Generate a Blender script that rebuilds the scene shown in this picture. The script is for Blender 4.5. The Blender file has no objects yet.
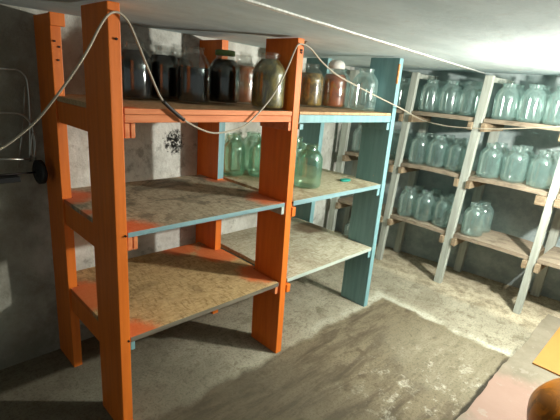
import bpy, bmesh, math, random
from mathutils import Vector, Matrix
sc = bpy.context.scene
COL = sc.collection
rnd = random.Random(7)

# ------------------------------------------------------------------ camera, world, light, exposure
CAM = Vector((-0.5833, -1.3521, 1.404))
YAW, PITCH, ROLL, FPX = -0.7964, -0.2889, 0.0795, 420.46
def cam_axes():
    cy, sy, cp, sp = math.cos(YAW), math.sin(YAW), math.cos(PITCH), math.sin(PITCH)
    f = Vector((-sy*cp, cy*cp, sp)); r = Vector((cy, sy, 0)); u = r.cross(f)
    c, s = math.cos(ROLL), math.sin(ROLL)
    return c*r + s*u, -s*r + c*u, f
R_, U_, F_ = cam_axes()
cd = bpy.data.cameras.new('camera'); cam = bpy.data.objects.new('camera', cd); COL.objects.link(cam)
cd.sensor_width = 36; cd.lens = FPX/560*36; cd.clip_start = .05
m = Matrix((( R_.x, U_.x, -F_.x, CAM.x), (R_.y, U_.y, -F_.y, CAM.y), (R_.z, U_.z, -F_.z, CAM.z), (0, 0, 0, 1)))
cam.matrix_world = m
sc.camera = cam

w = bpy.data.worlds.new('world'); sc.world = w; w.use_nodes = True
bg = w.node_tree.nodes['Background']; bg.inputs[0].default_value = (.88, .97, .94, 1); bg.inputs[1].default_value = .26  # weak cool fill added, entering by the cellar's open sides

ld = bpy.data.lights.new('bulb_light', 'POINT'); lo = bpy.data.objects.new('bulb_light', ld); COL.objects.link(lo)
lo.location = (1.80, -1.27, 1.37); ld.energy = 156; ld.color = (1.0, .97, .88); ld.shadow_soft_size = .028

vs = sc.view_settings
sc.display_settings.display_device = 'sRGB'
vs.view_transform = 'Standard'; vs.look = 'None'; vs.gamma = 1; vs.exposure = 0.0; vs.use_curve_mapping = False
sc.cycles.transparent_max_bounces = 48
sc.cycles.max_bounces = 8; sc.cycles.diffuse_bounces = 5

# ------------------------------------------------------------------ materials
def lin(c):
    return tuple(((x/255)/12.92 if x/255 <= .04045 else ((x/255+.055)/1.055)**2.4) for x in c) + (1,)
class NT:
    def __init__(s, name):
        s.m = bpy.data.materials.new(name); s.m.use_nodes = True
        s.t = s.m.node_tree; s.n = s.t.nodes; s.l = s.t.links
        s.b = s.n['Principled BSDF']; s.out = s.n['Material Output']
        s.pos = s.n.new('ShaderNodeNewGeometry').outputs['Position']
    def link(s, a, b): s.l.new(a, b)
    def mapping(s, sc_=(1, 1, 1), rot=(0, 0, 0), loc=(0, 0, 0), src=None):
        mp = s.n.new('ShaderNodeMapping'); mp.inputs['Scale'].default_value = sc_; mp.inputs['Rotation'].default_value = rot
        mp.inputs['Location'].default_value = loc
        s.link(src or s.pos, mp.inputs['Vector']); return mp.outputs[0]
    def noise(s, scale, detail=5, rough=.6, vec=None, dist=0):
        n = s.n.new('ShaderNodeTexNoise'); n.inputs['Scale'].default_value = scale; n.inputs['Detail'].default_value = detail
        n.inputs['Roughness'].default_value = rough; n.inputs['Distortion'].default_value = dist
        s.link(vec or s.pos, n.inputs['Vector']); return n.outputs['Fac']
    def ramp(s, fac, stops):
        r = s.n.new('ShaderNodeValToRGB'); e = r.color_ramp.elements
        while len(e) < len(stops): e.new(.5)
        for el, (p, c) in zip(e, stops):
            el.position = p; el.color = c if len(c) == 4 else tuple(c)+(1,)
        s.link(fac, r.inputs[0]); return r.outputs[0]
    def step(s, fac, a, b):
        r = s.n.new('ShaderNodeMapRange'); r.interpolation_type = 'SMOOTHSTEP'
        r.inputs['From Min'].default_value = a; r.inputs['From Max'].default_value = b
        s.link(fac, r.inputs['Value']); return r.outputs['Result']
    def mix(s, fac, a, b, mode='MIX'):
        x = s.n.new('ShaderNodeMix'); x.data_type = 'RGBA'; x.blend_type = mode
        for v, i in ((fac, 0), (a, 6), (b, 7)):
            if isinstance(v, (int, float)): x.inputs[i].default_value = v
            elif isinstance(v, tuple): x.inputs[i].default_value = v
            else: s.link(v, x.inputs[i])
        return x.outputs[2]
    def math(s, op, a, b=0.0):
        x = s.n.new('ShaderNodeMath'); x.operation = op
        for v, i in ((a, 0), (b, 1)):
            if isinstance(v, (int, float)): x.inputs[i].default_value = v
            else: s.link(v, x.inputs[i])
        return x.outputs[0]
    def xyz(s, src=None):
        x = s.n.new('ShaderNodeSeparateXYZ'); s.link(src or s.pos, x.inputs[0]); return x.outputs
    def dist(s, p):
        d = s.n.new('ShaderNodeVectorMath'); d.operation = 'DISTANCE'; s.link(s.pos, d.inputs[0]); d.inputs[1].default_value = p
        return d.outputs['Value']
    def bump(s, h, strength=.3, d=.01):
        b = s.n.new('ShaderNodeBump'); b.inputs['Strength'].default_value = strength; b.inputs['Distance'].default_value = d
        s.link(h, b.inputs['Height']); s.link(b.outputs[0], s.b.inputs['Normal'])
    def done(s, col, rough=.8, spec=.3):
        if isinstance(col, tuple): s.b.inputs['Base Color'].default_value = col
        else: s.link(col, s.b.inputs['Base Color'])
        s.b.inputs['Roughness'].default_value = rough; s.b.inputs['Specular IOR Level'].default_value = spec
        return s.m

def paint(name, c, dark, rough=.5, axis='z', chip=None):
    t = NT(name)
    v = t.mapping((14, 14, 1.2) if axis == 'z' else (1.2, 14, 14))
    a = t.noise(3.0, 5, .6, v); col = t.mix(t.step(a, .3, .75), lin(c), lin(dark))
    n2 = t.noise(9, 6, .7); col = t.mix(t.step(n2, .64, .72), col, t.mix(.35, lin(c), lin(dark)))
    if chip: col = t.mix(t.step(t.noise(26, 4, .7), .70, .74), col, lin(chip))
    t.bump(a, .25, .004)
    return t.done(col, rough, .35)
M = {}
M['orange'] = paint('orange_paint', (230, 122, 40), (214, 108, 32), .5, chip=(205, 165, 125))
M['blue'] = paint('blue_paint', (128, 170, 174), (110, 152, 156), .5, chip=(165, 170, 160))
M['grey_paint'] = paint('grey_paint', (176, 182, 172), (148, 152, 142), .7, chip=(120, 112, 98))
M['salmon'] = paint('orange_paint_edge', (226, 140, 88), (205, 112, 62), .6, 'x', chip=(215, 180, 140))
M['blue_edge'] = paint('blue_paint_edge', (130, 165, 170), (112, 140, 142), .6, 'x', chip=(150, 140, 120))
M['raw_edge'] = paint('raw_board_edge', (120, 112, 96), (92, 84, 70), .8, 'x')
M['pale_edge'] = paint('pale_board_edge', (186, 196, 184), (152, 164, 156), .7, 'x', chip=(120, 112, 95))

def osb(name, base, lite, dark, stain, stain_amt=.5, overspray=(), paint_c=(214, 104, 50)):
    t = NT(name)
    v1 = t.mapping((12, 36, 12), (0, 0, .5)); v2 = t.mapping((36, 12, 12), (0, 0, -.4))
    f1 = t.noise(2.2, 3, .6, v1, .6); f2 = t.noise(2.2, 3, .6, v2, .6)
    col = t.mix(t.step(f1, .35, .65), lin(base), lin(lite))
    col = t.mix(t.math('MULTIPLY', t.step(f2, .50, .66), .75), col, lin(dark))
    big = t.noise(4.2, 6, .72, None, .8)
    col = t.mix(t.math('MULTIPLY', t.step(big, .48, .62), stain_amt), col, lin(stain))
    spots = t.noise(22, 5, .75)
    col = t.mix(t.math('MULTIPLY', t.step(spots, .56, .68), .55), col, lin(stain))
    for p, r in overspray:
        d = t.math('ADD', t.dist(p), t.math('MULTIPLY', t.noise(18, 4, .7), .10))
        col = t.mix(t.math('MULTIPLY', t.math('SUBTRACT', 1.0, t.step(d, r, r+.07)), .85), col, lin(paint_c))
    t.bump(t.math('ADD', f1, f2), .35, .004)
    return t.done(col, .75, .25)
M['osb_grey'] = osb('weathered_board', (160, 150, 126), (184, 174, 148), (126, 116, 94), (92, 88, 72), .7,
    [((.02, .0, .86), .17), ((.02, .55, .86), .12), ((.02, .3, .86), .05), ((.84, .1, .86), .14), ((.84, .55, .86), .08)])
M['osb_warm'] = osb('strand_board', (176, 148, 102), (198, 170, 124), (140, 112, 70), (118, 96, 62), .45,
    [((.02, .0, .432), .15), ((.02, .42, .432), .16), ((.84, .15, .432), .13), ((.82, .5, .432), .15), ((.66, .68, .432), .12)])
M['ply_top'] = osb('plywood_board', (186, 156, 118), (204, 172, 132), (164, 130, 92), (140, 108, 76), .3,
    [((.02, 0, 1.29), .1), ((.4, .0, 1.29), .05)])
M['ply_pale'] = osb('pale_board', (176, 168, 138), (196, 190, 162), (150, 140, 110), (120, 104, 76), .6)
M['ply_stained'] = osb('stained_board', (172, 166, 142), (194, 190, 168), (150, 142, 118), (112, 92, 64), .35,
    [((1.62, .5, .432), .13)], (92, 70, 48))

def woodmat(name, base, dark, rough=.8):
    t = NT(name)
    v = t.mapping((22, 2.2, 22)); g = t.noise(3, 6, .65, v, 1.2)
    col = t.mix(t.step(g, .3, .7), lin(base), lin(dark))
    n = t.noise(6, 5, .7); col = t.mix(t.math('MULTIPLY', t.step(n, .5, .65), .5), col, lin(tuple(int(x*.62) for x in dark)))
    t.bump(g, .4, .004); return t.done(col, rough, .2)
M['plank'] = woodmat('bare_plank', (156, 143, 124), (128, 115, 98))
M['cleat'] = woodmat('bare_wood', (160, 144, 120), (128, 110, 86))
M['chipwood'] = woodmat('chipped_bare_wood', (205, 150, 96), (176, 120, 72))

# concrete
t = NT('whitewashed_wall')
a = t.noise(3.2, 7, .7); b = t.noise(14, 6, .7); c_ = t.noise(60, 3, .6)
col = t.mix(t.step(a, .36, .66), lin((178, 178, 168)), lin((222, 224, 216)))
col = t.mix(t.math('MULTIPLY', t.step(b, .55, .68), .5), col, lin((112, 112, 100)))
X, Y, Z = t.xyz()
left = t.math('SUBTRACT', 1.0, t.step(t.math('ADD', X, t.math('MULTIPLY', a, .3)), .0, .30))   # low light at the left end put into the colour
col = t.mix(t.math('MULTIPLY', left, .9), col, t.mix(t.step(a, .35, .65), lin((134, 132, 118)), lin((164, 162, 148))))
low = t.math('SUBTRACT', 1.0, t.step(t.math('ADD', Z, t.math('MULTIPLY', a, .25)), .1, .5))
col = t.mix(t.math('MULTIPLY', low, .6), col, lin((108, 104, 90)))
d = t.math('ADD', t.dist((.665, .75, 1.05)), t.math('MULTIPLY', t.noise(24, 5, .8), .14))
col = t.mix(t.math('MULTIPLY', t.math('SUBTRACT', 1.0, t.step(d, .115, .145)), t.step(t.noise(42, 4, .7, None, .8), .40, .52)), col, lin((34, 34, 30)))
t.bump(t.math('ADD', t.math('MULTIPLY', a, 1.0), t.math('MULTIPLY', b, .5)), .6, .03)
M['wall'] = t.done(col, .9, .15)

t = NT('dark_damp_wall')
a = t.noise(5, 7, .7); col = t.mix(t.step(a, .35, .65), lin((138, 152, 152)), lin((172, 184, 182)))
t.bump(a, .5, .02); M['wall_dark'] = t.done(col, .9, .15)

t = NT('ceiling_concrete')
a = t.noise(2.4, 6, .65, t.mapping((1, 3, 1), (0, 0, .15))); b = t.noise(30, 4, .6)
col = t.mix(t.step(a, .3, .7), lin((194, 211, 212)), lin((210, 225, 226)))
col = t.mix(t.math('MULTIPLY', t.step(b, .56, .7), .35), col, lin((190, 196, 192)))
t.bump(a, .3, .02); M['ceiling'] = t.done(col, .9, .1)
t = NT('plaster_seam'); a = t.noise(40, 5, .7)
t.bump(a, .8, .01); M['seam'] = t.done(t.mix(t.step(a, .35, .6), lin((206, 208, 200)), lin((240, 242, 236))), .9, .1)

t = NT('floor_concrete')
X, Y, Z = t.xyz()
a = t.noise(2.2, 8, .68, None, .4); b = t.noise(9, 8, .72, None, .15); c_ = t.noise(45, 5, .7)
st = t.noise(3.0, 6, .7, t.mapping((1, 5, 1), (0, 0, .08)), .5)
col = t.mix(t.step(a, .36, .64), lin((140, 133, 114)), lin((166, 160, 140)))
col = t.mix(t.math('MULTIPLY', t.step(b, .5, .66), .7), col, lin((108, 100, 82)))
# sunken worn rectangle in front of the racks: brown earth trodden over the screed
wob = t.math('MULTIPLY', t.math('SUBTRACT', t.noise(5, 5, .6), .5), .16)
ex = t.math('SUBTRACT', 1.93, t.math('ADD', X, wob)); ey = t.math('SUBTRACT', .02, t.math('ADD', Y, wob))
inside = t.math('MINIMUM', ex, ey)
ins = t.step(inside, .0, .05)
earth = t.mix(t.step(st, .35, .62), lin((70, 58, 42)), lin((116, 104, 82)))
earth = t.mix(t.step(b, .54, .66), earth, lin((84, 73, 56)))
pale = t.math('SUBTRACT', 1.0, t.step(t.math('ADD', t.dist((1.62, -.66, 0)), t.math('MULTIPLY', a, .55)), .45, .85))   # trodden paler in the middle
earth = t.mix(t.math('MULTIPLY', pale, .75), earth, t.mix(t.step(st, .36, .62), lin((150, 142, 120)), lin((116, 108, 88))))
west = t.math('SUBTRACT', 1.0, t.step(t.math('ADD', X, t.math('MULTIPLY', a, .5)), .85, 1.45))      # darker towards the left
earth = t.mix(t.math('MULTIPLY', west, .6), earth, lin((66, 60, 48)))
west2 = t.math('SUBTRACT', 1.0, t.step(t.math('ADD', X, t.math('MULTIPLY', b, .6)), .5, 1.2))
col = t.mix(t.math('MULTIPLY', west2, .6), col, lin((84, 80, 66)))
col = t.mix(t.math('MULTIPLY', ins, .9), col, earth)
east = t.step(t.math('ADD', X, wob), 2.30, 2.42)      # lit floor at the shelving's feet, painted paler
col = t.mix(t.math('MULTIPLY', east, .8), col, t.mix(t.step(b, .4, .62), lin((196, 184, 158)), lin((150, 138, 114))))
bor = t.math('MULTIPLY', t.step(inside, -.07, -.01), t.math('SUBTRACT', 1.0, t.step(inside, .0, .035)))
bor = t.math('MULTIPLY', bor, t.step(t.noise(4.5, 5, .7), .34, .56))
col = t.mix(t.math('MULTIPLY', bor, t.step(X, .6, 2.0)), col, lin((186, 182, 164)))
sp = t.math('MULTIPLY', t.step(t.noise(9, 8, .8, t.mapping((1, 1, 1), (0, 0, 0), (3, 1, 0)), .2), .52, .66), t.math('SUBTRACT', 1.0, t.step(t.dist((1.25, -.72, 0)), .2, .55)))
col = t.mix(t.math('MULTIPLY', sp, .7), col, lin((196, 192, 174)))
grain = t.noise(85, 4, .75); col = t.mix(t.math('MULTIPLY', t.step(grain, .5, .62), .45), col, lin((74, 66, 50)))
col = t.mix(t.math('MULTIPLY', t.step(t.noise(20, 6, .8), .53, .64), .5), col, lin((86, 78, 60)))
gap_shade = t.math('SUBTRACT', 1.0, t.step(t.math('ABSOLUTE', t.math('ADD', Y, t.math('ADD', .872, t.math('MULTIPLY', wob, .35)))), .008, .024))
gap_shade = t.math('MULTIPLY', gap_shade, t.math('SUBTRACT', 1.0, t.step(t.math('ADD', X, t.math('MULTIPLY', a, .6)), 2.0, 2.5)))   # shade of the gap along the platform edge, painted dark
col = t.mix(t.math('MULTIPLY', gap_shade, .9), col, lin((36, 32, 24)))
specks = t.step(c_, .68, .74); col = t.mix(t.math('MULTIPLY', specks, .5), col, lin((186, 182, 166)))
t.bump(t.math('ADD', t.math('ADD', b, t.math('MULTIPLY', c_, .4)), t.math('MULTIPLY', ins, -.6)), .45, .012)
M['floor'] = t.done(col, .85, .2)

t = NT('worn_painted_boards')
a = t.noise(5, 6, .7); b = t.noise(16, 6, .7)
col = t.mix(t.step(a, .35, .65), lin((128, 120, 104)), lin((112, 104, 88)))
d = t.math('ADD', t.dist((1.32, -1.06, .1)), t.math('MULTIPLY', a, .35))
col = t.mix(t.math('MULTIPLY', t.math('SUBTRACT', 1.0, t.step(d, .36, .52)), .75), col, lin((146, 116, 104)))
col = t.mix(t.math('MULTIPLY', t.step(b, .58, .66), .5), col, lin((146, 138, 124)))
t.bump(b, .3, .006); M['boards'] = t.done(col, .75, .25)
t = NT('yellow_fibreboard'); a = t.noise(12, 5, .6)
M['yellow'] = t.done(t.mix(a, lin((156, 112, 56)), lin((168, 124, 68))), .6, .3)
t = NT('pumpkin_skin'); X, Y, Z = t.xyz()
a = t.noise(12, 5, .65, t.mapping((1, 1, .6)), 1.0)
col = t.mix(t.step(a, .38, .62), lin((104, 60, 12)), lin((176, 104, 18)))
col = t.mix(t.math('MULTIPLY', t.step(t.math('ADD', Z, t.math('MULTIPLY', a, .08)), .37, .46), .85), col, lin((58, 42, 18)))
M['pumpkin'] = t.done(col, .35, .5)
def plain(name, c, rough=.5, metal=0, spec=.4):
    t = NT(name); n = t.noise(25, 4, .6)
    t.b.inputs['Metallic'].default_value = metal
    return t.done(t.mix(n, lin(tuple(int(x*.88) for x in c)), lin(c)), rough, spec)
M['cord'] = plain('cord_sheath', (184, 174, 154), .5)
M['tape'] = plain('black_tape', (44, 40, 36), .5)
M['chrome'] = plain('worn_chrome', (190, 190, 182), .35, .9)
M['rubber'] = plain('black_rubber', (24, 24, 24), .7)
M['nail'] = plain('dark_iron', (40, 34, 30), .5, .6)
M['teal'] = plain('teal_plastic', (34, 160, 142), .45)
M['lid_white'] = plain('white_plastic_lid', (222, 222, 214), .5)
M['lid_metal'] = plain('tin_lid', (84, 84, 76), .4, .5)
M['lid_green'] = plain('green_lid', (120, 158, 96), .45)

def glass(name, tint, dust=.10, dustc=(150, 190, 178), rough=.11, cap=.5):
    t = NT(name); t.n.remove(t.b)
    tr = t.n.new('ShaderNodeBsdfTransparent'); tr.inputs[0].default_value = tint+(1,)
    gl = t.n.new('ShaderNodeBsdfGlossy'); gl.inputs['Roughness'].default_value = rough; gl.inputs['Color'].default_value = (.95, 1, .98, 1)
    df = t.n.new('ShaderNodeBsdfDiffuse'); df.inputs[0].default_value = lin(dustc)
    tl = t.n.new('ShaderNodeBsdfTranslucent'); tl.inputs[0].default_value = lin(dustc)
    dm = t.n.new('ShaderNodeMixShader'); dm.inputs[0].default_value = .5; t.link(df.outputs[0], dm.inputs[1]); t.link(tl.outputs[0], dm.inputs[2])
    lw = t.n.new('ShaderNodeLayerWeight'); lw.inputs['Blend'].default_value = .22
    m0 = t.n.new('ShaderNodeMixShader')
    fac = t.math('ADD', t.math('MULTIPLY', lw.outputs['Facing'], dust*1.6), dust*.5)
    fac = t.math('MULTIPLY', fac, t.math('ADD', t.noise(14, 4, .7), .5))
    t.link(fac, m0.inputs[0]); t.link(tr.outputs[0], m0.inputs[1]); t.link(dm.outputs[0], m0.inputs[2])
    m1 = t.n.new('ShaderNodeMixShader'); fr = t.n.new('ShaderNodeFresnel'); fr.inputs[0].default_value = 1.5
    g = t.n.new('ShaderNodeNewGeometry')
    ff = t.math('MINIMUM', t.math('ADD', fr.outputs[0], .02), cap)
    t.link(ff, m1.inputs[0]); t.link(m0.outputs[0], m1.inputs[1]); t.link(gl.outputs[0], m1.inputs[2])
    t.link(m1.outputs[0], t.out.inputs[0]); return t.m
M['glass'] = glass('clear_jar_glass', (.970, .99, .984), .18, (186, 216, 212))
M['glass_green'] = glass('green_jar_glass', (.88, .958, .915), .10, (150, 204, 178))
M['glass_clean'] = glass('filled_jar_glass', (.99, .995, .99), .045, (90, 105, 100), .07, .14)
def content(name, c1, c2, c3, scale, rough=.35):
    t = NT(name); n = t.noise(scale, 4, .6, t.mapping((1, 1, .55)), 1.2)
    col = t.ramp(n, [(.34, lin(c1)), (.5, lin(c2)), (.64, lin(c3))]); return t.done(col, rough, .5 if rough < .45 else .12)
M['dark_juice'] = content('dark_preserve', (14, 12, 16), (22, 19, 22), (30, 26, 26), 9, .5)
M['pickles'] = content('pickled_cucumbers', (70, 66, 34), (116, 104, 52), (150, 132, 70), 22)
M['pickles_dark'] = content('brined_greens', (74, 64, 38), (120, 98, 50), (156, 128, 62), 30)
M['tomato'] = content('pickled_tomatoes', (110, 62, 40), (150, 82, 52), (128, 112, 56), 18)
M['brownish'] = content('brown_preserve', (120, 74, 48), (150, 98, 66), (130, 104, 70), 14)

# ------------------------------------------------------------------ mesh helpers
def obj(name, bm, mats, parent=None):
    me = bpy.data.meshes.new(name)
    bmesh.ops.recalc_face_normals(bm, faces=bm.faces[:])
    if parent is not None:
        bmesh.ops.translate(bm, verts=bm.verts[:], vec=-world_loc(parent))
    bm.to_mesh(me); bm.free()
    o = bpy.data.objects.new(name, me); COL.objects.link(o)
    for x in (mats if isinstance(mats, (list, tuple)) else [mats]): me.materials.append(x)
    if parent is not None: o.parent = parent
    return o
def world_loc(o):
    v = Vector(o.location)
    while o.parent: o = o.parent; v += Vector(o.location)
    return v
def tag(o, label=None, cat=None, group=None, kind=None):
    if label: o['label'] = label
    if cat: o['category'] = cat
    if group: o['group'] = group
    if kind: o['kind'] = kind
    return o
def thing(name, loc, label, cat, group=None):
    e = bpy.data.objects.new(name, None); COL.objects.link(e); e.location = loc; e.empty_display_size = .05
    return tag(e, label, cat, group)
def hexa(bm, bot, top, bevel=0.0):
    """prism between two polygons with equal vertex counts"""
    b = [bm.verts.new(p) for p in bot]; t_ = [bm.verts.new(p) for p in top]; n = len(b)
    fs = [bm.faces.new(b[::-1]), bm.faces.new(t_)]
    for i in range(n): fs.append(bm.faces.new((b[i], b[(i+1) % n], t_[(i+1) % n], t_[i])))
    if bevel:
        es = list({e for f in fs for e in f.edges})
        bmesh.ops.bevel(bm, geom=es, offset=bevel, segments=2, affect='EDGES', profile=.6)
def boxbm(x0, x1, y0, y1, z0, z1, bevel=.002, bm=None, top=(0, 0), bot=(0, 0)):
    bm = bm or bmesh.new()
    B = [(x0+bot[0], y0+bot[1], z0), (x1+bot[0], y0+bot[1], z0), (x1+bot[0], y1+bot[1], z0), (x0+bot[0], y1+bot[1], z0)]
    T = [(x0+top[0], y0+top[1], z1), (x1+top[0], y0+top[1], z1), (x1+top[0], y1+top[1], z1), (x0+top[0], y1+top[1], z1)]
    hexa(bm, B, T, bevel); return bm
def tube(bm, pts, r, n=10, closed=False, smooth=4):
    P = [Vector(p) for p in pts]
    if smooth and len(P) > 2:            # Catmull-Rom
        Q = []
        for i in range(len(P)-1):
            p0 = P[max(i-1, 0)]; p1 = P[i]; p2 = P[i+1]; p3 = P[min(i+2, len(P)-1)]
            for k in range(smooth):
                u = k/smooth
                Q.append(.5*((2*p1)+(p2-p0)*u+(2*p0-5*p1+4*p2-p3)*u*u+(3*p1-p0-3*p2+p3)*u**3))
        Q.append(P[-1]); P = Q
    rings = []; ref = Vector((.13, .31, .94))
    for i, p in enumerate(P):
        tg = (P[min(i+1, len(P)-1)]-P[max(i-1, 0)]).normalized()
        a = tg.cross(ref)
        if a.length < .05: a = tg.cross(Vector((1, 0, 0)))
        a.normalize(); b = tg.cross(a)
        rings.append([bm.verts.new(p+(a*math.cos(2*math.pi*k/n)+b*math.sin(2*math.pi*k/n))*r) for k in range(n)])
    for A, B in zip(rings, rings[1:]):
        for k in range(n):
            f = bm.faces.new((A[k], A[(k+1) % n], B[(k+1) % n], B[k])); f.smooth = True
    bm.faces.new(rings[0][::-1]); bm.faces.new(rings[-1]); return bm
def lathe(bm, prof, n=36, c=(0, 0, 0)):
    rings = []
    for r, z in prof:
        if r < 1e-5: rings.append([bm.verts.new((c[0], c[1], c[2]+z))])
        else: rings.append([bm.verts.new((c[0]+r*math.cos(2*math.pi*k/n), c[1]+r*math.sin(2*math.pi*k/n), c[2]+z)) for k in range(n)])
    for A, B in zip(rings, rings[1:]):
        for k in range(n):
            k2 = (k+1) % n
            if len(A) == 1 and len(B) == 1: continue
            if len(A) == 1: f = bm.faces.new((A[0], B[k2], B[k]))
            elif len(B) == 1: f = bm.faces.new((A[k], A[k2], B[0]))
            else: f = bm.faces.new((A[k], A[k2], B[k2], B[k]))
            f.smooth = True
    return bm
def ray_at(u, v, axis, c):
    d = F_ + R_*((u-280)/FPX) - U_*((v-210)/FPX)
    return CAM + d*((c-CAM[axis])/d[axis])

# ------------------------------------------------------------------ the setting
CZ = 1.625
def wall_y(x): return .75 + .018*(x-.9) if x < .9 else .75+.20*(x-.9)
def wall_x(y): return 2.86 + .105*(.5-y)
bm = boxbm(-3.2, 4.2, -3.6, 2.2, -.12, 0, 0)
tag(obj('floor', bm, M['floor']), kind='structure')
bm = boxbm(-3.2, 4.2, -3.6, 2.2, CZ, CZ+.15, 0)
tag(obj('ceiling', bm, M['ceiling']), kind='structure')
# lower ceiling slab with the pocket behind it in the first bay
poly = [(-3.0, -3.4), (4.0, -3.4), (4.0, 2.0), (2.2, 2.0), (1.75, .95), (1.0, .10), (.80, .16), (.62, .34), (.46, .50), (.15, .52), (-3.0, .50)]
bm = bmesh.new(); hexa(bm, [(x, y, CZ-.014) for x, y in poly], [(x, y, CZ+.01) for x, y in poly])
tag(obj('trim_1', bm, M['ceiling']), kind='structure')
# rough white joint between two ceiling slabs
bm = bmesh.new(); N = 90
L = []; Rr = []
for i in range(N+1):
    x = -1.2 + 4.35*i/N; y = -.437+.150*x; wd = .010+.004*rnd.random()
    L.append((x, y-wd+.003*rnd.random())); Rr.append((x, y+wd))
for i in range(N):
    hexa(bm, [(*L[i], CZ-.019), (*L[i+1], CZ-.019), (*Rr[i+1], CZ-.019), (*Rr[i], CZ-.019)], [(*L[i], CZ-.01), (*L[i+1], CZ-.01), (*Rr[i+1], CZ-.01), (*Rr[i], CZ-.01)])
bmesh.ops.remove_doubles(bm, verts=bm.verts[:], dist=1e-5)
tag(obj('trim_2', bm, M['seam']), kind='structure')
bm = bmesh.new(); WX = [-3.2, .9, 2.95]
wf = [(x, wall_y(x)) for x in WX]; wpoly = wf + [(x, y+.15) for x, y in wf[::-1]]
hexa(bm, [(x, y, -.05) for x, y in wpoly], [(x, y, CZ+.05) for x, y in wpoly])
tag(obj('wall_back', bm, M['wall']), kind='structure')
bm = bmesh.new(); y0, y1 = -3.4, 1.25
hexa(bm, [(wall_x(y0), y0, -.05), (wall_x(y0)+.15, y0, -.05), (wall_x(y1)+.15, y1, -.05), (wall_x(y1), y1, -.05)],
     [(wall_x(y0), y0, CZ+.05), (wall_x(y0)+.15, y0, CZ+.05), (wall_x(y1)+.15, y1, CZ+.05), (wall_x(y1), y1, CZ+.05)])
tag(obj('wall_right', bm, M['wall_dark']), kind='structure')

# ------------------------------------------------------------------ racks
SH = (.432, .860, 1.292)           # shelf tops
def setfaces(o, fn):
    for p in o.data.polygons: p.material_index = fn(p)
def post(parent, x, y0, y1, z1, mats, w_=.040, bot=(0, 0), top=(0, 0), name='post'):
    o = obj(name, boxbm(x, x+w_, y0, y1, 0, z1, .003, None, top, bot), mats, parent); return o
def board(parent, x0, x1, y0, y1, zt, th, mtop, medge, poly=None, name='shelf_board'):
    bm = bmesh.new()
    P = poly or [(x0, y0), (x1, y0), (x1, y1), (x0, y1)]
    hexa(bm, [(x, y, zt-th) for x, y in P], [(x, y, zt) for x, y in P], .0025)
    o = obj(name, bm, [mtop, medge], parent)
    setfaces(o, lambda p: 1 if p.normal.y < -.6 else 0); return o
def cleat(parent, x0, x1, y0, y1, z0, z1, mat, name='cleat'):
    return obj(name, boxbm(x0, x1, y0, y1, z0, z1, .003), mat, parent)
def nail(parent, p, axis='y', r=.004):
    bm = bmesh.new(); v = Vector((0, -.006, 0)) if axis == 'y' else Vector((.006, 0, 0))
    tube(bm, [Vector(p), Vector(p)+v], r, 8, smooth=0); return obj('nail', bm, M['nail'], parent)

O = thing('wooden_rack', (0, 0, 0), 'orange-painted wooden storage rack with three board shelves holding dark preserve jars', 'rack')
post(O, 0, 0, .207, 1.604, M['orange'], top=(-.004, 0))
post(O, .84, 0, .207, 1.604, M['orange'], bot=(.015, 0), top=(-.012, 0))
post(O, 0, .537, .744, 1.602, M['orange'], bot=(-.004, 0))
# back middle post: its narrow front was brushed blue between the two upper shelves
bm = bmesh.new()
zs = [0, .432, .866, 1.262, 1.604]
for i in range(len(zs)-1):
    boxbm(.823, .863, .537, .744, zs[i], zs[i+1], 0, bm)
bmesh.ops.remove_doubles(bm, verts=bm.verts[:], dist=1e-5)
bm.faces.ensure_lookup_table()
inner = [f for f in bm.faces if abs(f.normal.z) > .9 and .01 < f.calc_center_median().z < 1.6]
bmesh.ops.delete(bm, geom=inner, context='FACES_ONLY')
o = obj('post', bm, [M['orange'], M['blue']], O)
setfaces(o, lambda p: 1 if p.normal.y < -.9 and .87 < p.center.z < 1.25 else 0)
nt = .004
# shelves with notches round the posts
def notched(x0, x1, y1):
    return [(.042, .004), (x1-.03, .004), (x1-.03, .212), (x1, .212), (x1, .532), (x1-.045, .532), (x1-.045, y1), (.045, y1), (.045, .532), (x0, .532), (x0, .212), (.042, .212)]
board(O, 0, 0, 0, 0, SH[0], .022, M['osb_warm'], M['raw_edge'], notched(.004, .868, .70))
board(O, 0, 0, 0, 0, SH[1], .020, M['osb_grey'], M['blue_edge'], notched(.004, .864, .70))
board(O, 0, 0, 0, 0, SH[2], .020, M['ply_top'], M['salmon'], notched(.004, .866, .70))
obj('front_rail', boxbm(.042, .829, .004, .030, SH[2]-.047, SH[2]-.021, .002), M['salmon'], O)
for i, s in enumerate(SH):         # side beams under the shelf ends, running front to back
    th = (.022, .020, .020)[i]; zb = s-th
    h = (.10, .10, .085)[i]
    obj('cross_beam', boxbm(.006, .038, .209, .535, zb-h, zb-.001, .003), M['orange'], O)
    ex = (.0, .0, .0)[i]
    for k, (a0, a1) in enumerate(((.042, .060), (.064, .080))):
        if i == 0 and k == 1: continue
        top_z = zb-.001 if i < 2 else SH[2]-.049
        cleat(O, a0, a1, .006, .20, top_z-(.036, .050, .050)[i], top_z, (M['blue'] if i == 0 else M['salmon']))
    cleat(O, .816-ex, .8345, .006, .20, (zb if i < 2 else SH[2]-.048)-.040, (zb if i < 2 else SH[2]-.048)-.001, M['salmon'] if i != 1 else M['pale_edge'])
obj('cross_beam', boxbm(.838, .862, .215, .533, SH[0]-.022-.06, SH[0]-.023, .003), M['orange'], O)
obj('cross_beam', boxbm(.838, .862, .215, .533, SH[1]-.020-.06, SH[1]-.021, .003), M['orange'], O)
for x, z in ((.03, .425), (.03, .852), (.02, 1.50)): nail(O, (x, -.0005, z))
for x, z in ((.012, 1.50), (.028, 1.48), (.022, 1.43)): nail(O, (x, .5365, z))
nail(O, (.852, -.0005, 1.555), r=.005); nail(O, (.853, -.0005, 1.545), r=.004)
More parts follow.
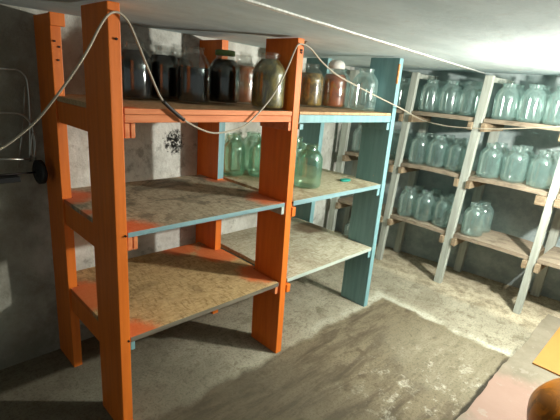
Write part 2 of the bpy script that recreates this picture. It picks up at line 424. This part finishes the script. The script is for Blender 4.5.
obj('top_block', boxbm(-.005, .05, .515, .535, 1.555, 1.603, .003), M['orange'], O)

BX = 1.6935
B = thing('wooden_rack', (.9, 0, 0), 'blue-painted wooden storage rack with three shelves joined to the right of the orange one', 'rack')
o = post(B, BX, 0, .20, 1.602, [M['blue'], M['chipwood']], bot=(-.005, 0), top=(-.012, 0))
post(B, 1.765, .60, .80, 1.602, M['blue'], bot=(-.03, 0), top=(.0, 0))
cleat(B, BX-.014, BX-.0005, -.002, .008, 1.46, 1.57, M['chipwood'], 'splinter')
def bpoly(x0, x1, y1): return [(x0, .004), (x1-.006, .004), (x1-.006, .206), (x1+.03, .206), (x1+.03, .594), (x1+.03, y1), (x0+.01, y1), (x0+.01, .222), (x0, .222)]
board(B, 0, 0, 0, 0, SH[0]+.004, .022, M['ply_stained'], M['pale_edge'], bpoly(.90, BX-.005, .72))
board(B, 0, 0, 0, 0, SH[1], .026, M['ply_pale'], M['blue_edge'], bpoly(.894, BX-.008, .72))
board(B, 0, 0, 0, 0, SH[2], .014, M['ply_top'], M['ply_top'], bpoly(.884, BX-.012, .72))
obj('front_rail', boxbm(.884, BX-.012, .004, .030, SH[2]-.052, SH[2]-.015, .002), M['blue'], B)
for i, s in enumerate(SH):
    zb = s-(.020, .028, .054)[i]
    cleat(B, .8795 if i else .8905, .905+.012*(i == 0), -.006, .19, zb-(.062, .062, .04)[i]+.012, zb-.002-.004*(i == 0), M['orange'] if i < 2 else M['blue'])
    cleat(B, BX-.036, BX-.010, .008, .19, zb-.045, zb-.002, M['blue'])
    obj('cross_beam', boxbm(BX+.002, BX+.030, .210, .590, zb-.05 if i < 2 else SH[2]-.06, (zb-.002) if i < 2 else SH[2]-.015, .003), M['blue'], B)
    obj('cross_beam', boxbm(.896, .916, .225, .70, (zb if i < 2 else SH[2]-.014)-.045, (zb if i < 2 else SH[2]-.014)-.003, .003), M['blue'], B)
nail(B, (.872+.008, -.0005, .855), r=.004)

# grey shelving along the right wall
GX = 2.50; GS = (.425, .874, 1.288)
G = thing('wooden_rack', (GX, 0, 0), 'pale grey post shelving along the far right wall filled with empty jars', 'rack')
GY = [.985, .42, -.13, -.715, -1.29]           # centres at the foot; the posts lean a little
GW = [.034, .026, .028, .022, .028]
def gy(i, z): return GY[i] - (.06, .075, .075, .045, .05)[i]*z/1.57
for i in range(5):
    ln = (.06, .075, .075, .045, .05)[i]
    obj('post', boxbm(GX, GX+.040, GY[i]-GW[i], GY[i]+GW[i], 0, 1.572, .004, None, (0, -ln)), M['grey_paint'], G)
    xr = wall_x(GY[i])-.06
    obj('rear_post', boxbm(xr, xr+.045, GY[i]-.03, GY[i]+.03, 0, 1.56, .004, None, (0, -ln)), M['grey_paint'], G)
    if i in (0, 1, 2, 3):
        obj('top_rail', boxbm(GX+.048, xr-.003, gy(i, 1.55)-.018, gy(i, 1.55)+.018, 1.53, 1.565, .003), M['grey_paint'], G)
    for s in GS:
        c = gy(i, s); zt = s-.030
        for sg in (-1, 1):
            e = GW[i]+.002
            wid = .030 if not (i == 3 and s == GS[1]) else .06
            a0, a1 = sorted((c+sg*e, c+sg*(e+wid)))
            if i == 0 and sg == 1: continue
            cleat(G, GX-.012-.008*rnd.random(), xr-.002, a0, a1, zt-.050-.012*rnd.random(), zt-.001, M['cleat'])
for j, s in enumerate(GS):
    for i in range(4):
        ya = gy(i, s)-GW[i]-.004; yb = gy(i+1, s)+GW[i+1]+.004
        xr = wall_x(ya)-.065
        bm = bmesh.new(); n = 12; prev = None
        arch = .010 if j < 2 else .003
        th = .028
        for k in range(n+1):
            u = k/n; y = ya+(yb-ya)*u; z = s-.030+.001+arch*(1-(2*u-1)**2)
            xo = GX+.012-.016*(1-(2*u-1)**2)+.003*rnd.random()
            ring = [bm.verts.new(p) for p in ((xo, y, z), (xr, y, z), (xr, y, z+th), (xo, y, z+th))]
            if prev:
                for q in range(4): bm.faces.new((prev[q], prev[(q+1) % 4], ring[(q+1) % 4], ring[q]))
            else: bm.faces.new(ring[::-1])
            prev = ring
        bm.faces.new(prev)
        obj('shelf_board', bm, M['plank'], G)

# ------------------------------------------------------------------ jars
H = .240
OUT = [(0, .004), (.055, 0), (.068, .003), (.0755, .012), (.077, .024), (.077, .148), (.0755, .164), (.070, .181), (.060, .197), (.050, .207), (.0435, .212), (.042, .217), (.042, .230), (.0455, .232), (.0465, .237), (.044, .241)]
INN = [(.040, .241), (.039, .230), (.039, .214), (.047, .205), (.057, .194), (.066, .180), (.072, .163), (.0733, .148), (.0733, .024), (.071, .014), (.064, .008), (0, .008)]
bm = lathe(bmesh.new(), OUT+INN); bmesh.ops.recalc_face_normals(bm, faces=bm.faces[:])
JAR = bpy.data.meshes.new('jar'); bm.to_mesh(JAR); bm.free(); JAR.materials.append(M['glass'])
JARF = JAR.copy(); JARF.materials.clear(); JARF.materials.append(M['glass_clean'])
JARG = JAR.copy(); JARG.materials.clear(); JARG.materials.append(M['glass_green'])
def inner_r(z):
    P = sorted([(z_, r) for r, z_ in INN[:-1]])
    for (z0, r0), (z1, r1) in zip(P, P[1:]):
        if z0 <= z <= z1: return r0+(r1-r0)*(z-z0)/max(z1-z0, 1e-6)
    return P[-1][1]
def fill_mesh(fill):
    pr = [(0, .0095), (.062, .0095)]
    for z in (.014, .024, .06, .10, .148, .163, .18, .194, .205, .214):
        if z < fill-.003: pr.append((inner_r(z)-.0012, z))
    pr.append((inner_r(fill)-.0012, fill)); pr.append((0, fill))
    return lathe(bmesh.new(), pr, 32)
def lid_bm(dome):
    if dome: return lathe(bmesh.new(), [(0, .278), (.022, .276), (.040, .268), (.049, .256), (.0505, .244), (.0485, .226), (.0473, .226), (.0473, .2425), (0, .2425)], 32)
    return lathe(bmesh.new(), [(0, .247), (.040, .248), (.0472, .246), (.0478, .238), (.0478, .224), (.0472, .224), (.0470, .2425), (0, .2425)], 32)
def empty_jar(x, y, z, label, group, green=False, s=1.0):
    o = bpy.data.objects.new('glass_jar', JARG if green else JAR); COL.objects.link(o)
    o.location = (x, y, z+.0005); o.rotation_euler.z = rnd.random()*6; o.scale = (s, s, s)
    return tag(o, label, 'jar', group)
def full_jar(x, y, z, label, group, cont, fill=.205, lid=None):
    e = thing('glass_jar', (x, y, z+.0005), label, 'jar', group)
    g = bpy.data.objects.new('glass_body', JARF); COL.objects.link(g); g.parent = e
    def child(nm, bm, mat):
        bmesh.ops.recalc_face_normals(bm, faces=bm.faces[:])
        me = bpy.data.meshes.new(nm); bm.to_mesh(me); bm.free(); me.materials.append(mat)
        c = bpy.data.objects.new(nm, me); COL.objects.link(c); c.parent = e; return c
    child('contents', fill_mesh(fill), M[cont])
    if lid: child('lid', lid_bm(lid == 'lid_white'), M[lid])
    return e
T = SH[2]; gO = 'filled jars on the orange rack top shelf'
full_jar(.31, .475, T, 'leftmost dark preserve jar on the top shelf, nearest the front left orange post', gO, 'dark_juice', .205)
full_jar(.475, .51, T, 'black preserve jar on the top shelf left of the half-clear-necked one', gO, 'dark_juice', .200)
full_jar(.40, .655, T, 'dark jar in the back row behind the two leftmost black jars', gO, 'dark_juice', .205)
full_jar(.62, .62, T, 'dark jar in the back row behind the clear-shouldered black jar', gO, 'dark_juice', .20)
full_jar(.522, .335, T, 'open black preserve jar with empty clear shoulders, third along the top shelf front', gO, 'dark_juice', .156)
full_jar(.717, .368, T, 'black preserve jar with green lid on the orange rack top shelf', gO, 'dark_juice', .206, 'lid_green')
full_jar(.885, .428, T, 'brown preserve jar in back between green-lidded jar and pickled cucumber jar', gO, 'brownish', .19)
full_jar(.752, .088, T, 'pickled cucumber jar beside the middle orange post, rightmost on the orange shelf', gO, 'pickles', .215)
gB = 'jars on the blue rack top shelf'
full_jar(1.34, .36, T, 'jar of brined greens on the blue top shelf, seen right beside the orange post', gB, 'pickles_dark', .19)
full_jar(1.50, .31, T, 'white-capped jar of reddish pickled tomatoes on blue top shelf', gB, 'tomato', .195, 'lid_white')
empty_jar(1.60, .16, T, 'empty clear jar at the front right of the blue top shelf', gB)
empty_jar(1.665, .41, T, 'empty clear jar behind the front right one on the blue top shelf', gB)
gM = 'green glass jars on the blue rack middle shelf'
empty_jar(1.19, .185, SH[1], 'large empty green jar alone at the front of blue middle shelf', gM, True)
empty_jar(1.36, .46, SH[1], 'green jar on blue middle shelf hidden behind the large front one', gM, True)
empty_jar(1.00, .63, SH[1], 'green jar beside blue-brushed back post, leftmost in the gap', gM, True)
empty_jar(1.135, .525, SH[1], 'green jar in middle of three seen through the gap left of the orange middle post', gM, True)
empty_jar(1.205, .685, SH[1], 'green jar at the very back of blue middle shelf, behind its two neighbours', gM, True)
ordw = ['leftmost', 'second from left', 'third from left', 'fourth from left']
bays = ['bay behind blue rack', 'middle bay', 'rightmost bay']
levels = ['lower', 'middle', 'top']
def bay_jars(lv, bay, n, rows, skip=()):
    s = GS[lv]
    ya = gy(bay, s)-GW[bay]-.012; yb = gy(bay+1, s)+GW[bay+1]+.012
    for r in range(rows):
        x = GX+.105+.160*r
        for k in range(n):
            if (r, k) in skip: continue
            y = ya-.08 + (yb-ya+.16)*(k/(n-1) if n > 1 else .5)
            arch = (.010 if lv < 2 else .003)*(1-(2*(y-ya)/(yb-ya)-1)**2)
            x_ = x+(.006*rnd.random() if r == 0 else 0)
            u = 'empty jar on %s grey shelf, %s, %s in %s row' % (levels[lv], bays[bay], ordw[k], ('front', 'back')[r])
            empty_jar(x_, y, s-.001+arch, u, 'empty jars on the %s grey shelf' % levels[lv], green=rnd.random() < .0)
for b_ in (0, 1, 2):
    bay_jars(2, b_, 3, 2)
    bay_jars(1, b_, 3, 2)
bay_jars(0, 1, 3, 2)
bay_jars(0, 2, 3, 2, skip={(0, 1), (0, 2), (1, 1), (1, 2)})
empty_jar(2.62, .80, 0, 'empty jar standing on the floor under the grey shelving, behind the blue rack', 'empty jars on the floor')

# small teal plastic lid left on the blue middle shelf
p = ray_at(345, 181, 2, SH[1])
bm = lathe(bmesh.new(), [(0, 0), (.030, 0), (.034, .002), (.034, .009), (.030, .011), (0, .011)], 24, (p.x, p.y, SH[1]+.0005))
bmesh.ops.scale(bm, vec=(1.25, .8, 1), verts=bm.verts[:], space=Matrix.Translation((-p.x, -p.y, 0)))
tag(obj('plastic_lid', bm, M['teal']), 'small teal plastic lid lying on the blue middle shelf', 'lid')

# ------------------------------------------------------------------ cord
C = []
def cp(u, v, ax, c): C.append(ray_at(u, v, ax, c))
for u, v, y in ((-60, 166, .10), (-25, 158, .10), (0, 149, .10), (20, 135, .08), (38, 119, .05), (58, 94, .0), (78, 66, -.03), (90, 46, -.025), (99, 28, -.02), (107, 16, -.018), (114, 12, -.014), (121, 14, -.012),
                (129, 23, -.012), (137, 41, -.012), (147, 66, -.012), (157, 90, -.012), (163, 101, -.012), (172, 110, -.012), (184, 120, -.012), (200, 129, -.012), (214, 133, -.012), (230, 131, -.012), (246, 125, -.012), (262, 109, -.012), (275, 92, -.012), (287, 69, -.012), (295, 50, -.012), (300, 44, -.012),
                (310, 48, -.02), (322, 62, -.03), (337, 75, -.04), (353, 84, -.04), (372, 94, -.035), (392, 104, -.03), (402, 109, -.025)):
    cp(u, v, 1, y)
for u, v in ((420, 119), (432, 123), (450, 126.5), (470, 128), (492, 129), (515, 128.5), (540, 127.5), (565, 126), (600, 123)): cp(u, v, 0, 2.47)
cord = thing('electric_cord', C[0], 'long pale electric cord looped over the orange posts and sagging across the grey shelving', 'cord')
obj('sheath', tube(bmesh.new(), C, .0036, 10), M['cord'], cord)
obj('tape_wrap', tube(bmesh.new(), [C[16], C[17], C[18]], .0072, 10), M['tape'], cord)

# ------------------------------------------------------------------ folded cart hanging on the wall
def wp(u, v, y=.675): return ray_at(u, v, 1, y)
cart = thing('luggage_cart', wp(20, 172), 'folded chrome tube luggage cart hanging on the dark wall left of the orange rack', 'cart')
def sym(pts):            # mirror the right half about the axis x = -.20
    return pts + [Vector((-.44-p.x, p.y, p.z)) for p in reversed(pts)]
obj('handle_frame', tube(bmesh.new(), sym([wp(30, 162), wp(30, 118), wp(28, 86), wp(25, 76), wp(17, 70), wp(6, 69)]), .0045, 10), M['chrome'], cart)
obj('inner_frame', tube(bmesh.new(), sym([wp(35, 160, .66), wp(34, 138, .66), wp(31, 124, .66), wp(22, 115, .66), wp(8, 113, .66)]), .0045, 10), M['chrome'], cart)
for a, b in (((25, 86), (24, 114)), ((24, 119), (18, 168))):
    obj('brace', tube(bmesh.new(), [wp(*a, .69), wp(*b, .69)], .004, 8, smooth=0), M['chrome'], cart)
obj('cross_bar', tube(bmesh.new(), [wp(-14, 159, .65), wp(32, 159.5, .65)], .0045, 8, smooth=0), M['chrome'], cart)
obj('latch_ring', tube(bmesh.new(), [wp(33, 132, .645), wp(35.5, 143, .645), wp(34, 156, .645), wp(31, 152, .645), wp(31.5, 140, .645), wp(33, 132, .645)], .003, 8), M['chrome'], cart)
def wheel(c, r, ax):
    bm = bmesh.new(); lathe(bm, [(0, -.014), (r*.8, -.014), (r, -.009), (r, .009), (r*.8, .014), (0, .014)], 28)
    q = Vector((0, 0, 1)).rotation_difference(Vector(ax)).to_matrix().to_4x4()
    bmesh.ops.transform(bm, matrix=Matrix.Translation(c) @ q, verts=bm.verts[:])
    o = obj('wheel', bm, M['rubber'], cart)
    bm = bmesh.new(); lathe(bm, [(0, -.018), (r*.3, -.018), (r*.3, .018), (0, .018)], 16)
    bmesh.ops.transform(bm, matrix=Matrix.Translation(c) @ q, verts=bm.verts[:])
    obj('hub', bm, M['rubber'], o)
wc = wp(40, 172, .64)
wheel(wc, .052, (1, .12, 0)); wheel(Vector((-.42-wc.x, wc.y, wc.z)), .052, (1, -.12, 0))
obj('axle', tube(bmesh.new(), [wc, Vector((-.42-wc.x, wc.y, wc.z))], .004, 8, smooth=0), M['nail'], cart)
obj('toe_plate', boxbm(-.34, wp(18, 176, .64).x, .60, .655, wp(8, 181, .64).z, wp(8, 176, .64).z, .003), M['rubber'], cart)

# ------------------------------------------------------------------ low platform in the near right corner
PZ = .10
P = thing('low_platform', (1.9, -1.5, 0), 'low timber platform with worn beige and pinkish painted top in the near right corner', 'platform')
bm = bmesh.new(); n = 40; top = []
for i in range(n+1):
    x = .80+1.66*i/n; top.append((x, -.908+.006*math.sin(x*9)+.006*rnd.random()))
poly = [(.80, -2.2), (2.46, -2.2)] + top[::-1]
hexa(bm, [(x, y, PZ-.03) for x, y in poly], [(x, y, PZ) for x, y in poly])
obj('deck', bm, M['boards'], P)
for y in (-2.1, -1.55, -.97): obj('bearer', boxbm(.84, 2.43, y-.04, y+.03, 0, PZ-.031, .003), M['cleat'], P)
a = ray_at(532, 364, 2, PZ); 
hb = boxbm(a.x, 2.44, a.y-.55, a.y, PZ+.0005, PZ+.010, .002)
tag(obj('fibreboard_sheet', hb, M['yellow']), 'bright yellow board lying on the beige platform in the right corner', 'board')
# pumpkin at the edge of the frame
pr = .195; pc = ray_at(586, 426, 2, PZ+.16)
pk = thing('pumpkin', (pc.x, pc.y, PZ), 'large round amber-brown pumpkin resting on the pinkish platform, cut by the frame corner', 'pumpkin')
bm = bmesh.new(); nu, nv = 64, 28; rings = []
for j in range(nv+1):
    th = math.pi*j/nv; ring = []
    for i in range(nu):
        ph = 2*math.pi*i/nu; rib = 1-.018*abs(math.cos(ph*5))**.5*math.sin(th)
        r = pr*rib*math.sin(th)**.85 if 0 < j < nv else .002
        z = -.165*math.cos(th) * (1-.12*math.exp(-((math.sin(th))/.35)**2))
        ring.append(bm.verts.new((pc.x+r*math.cos(ph), pc.y+r*math.sin(ph), PZ+.147+z)))
    rings.append(ring)
for A, Bq in zip(rings, rings[1:]):
    for i in range(nu):
        f = bm.faces.new((A[i], A[(i+1) % nu], Bq[(i+1) % nu], Bq[i])); f.smooth = True
bm.faces.new(rings[0]); bm.faces.new(rings[-1])
obj('flesh', bm, M['pumpkin'], pk)
obj('stalk', tube(bmesh.new(), [(pc.x, pc.y, PZ+.285), (pc.x+.004, pc.y, PZ+.315), (pc.x+.018, pc.y+.008, PZ+.34)], .011, 8), M['cleat'], pk)
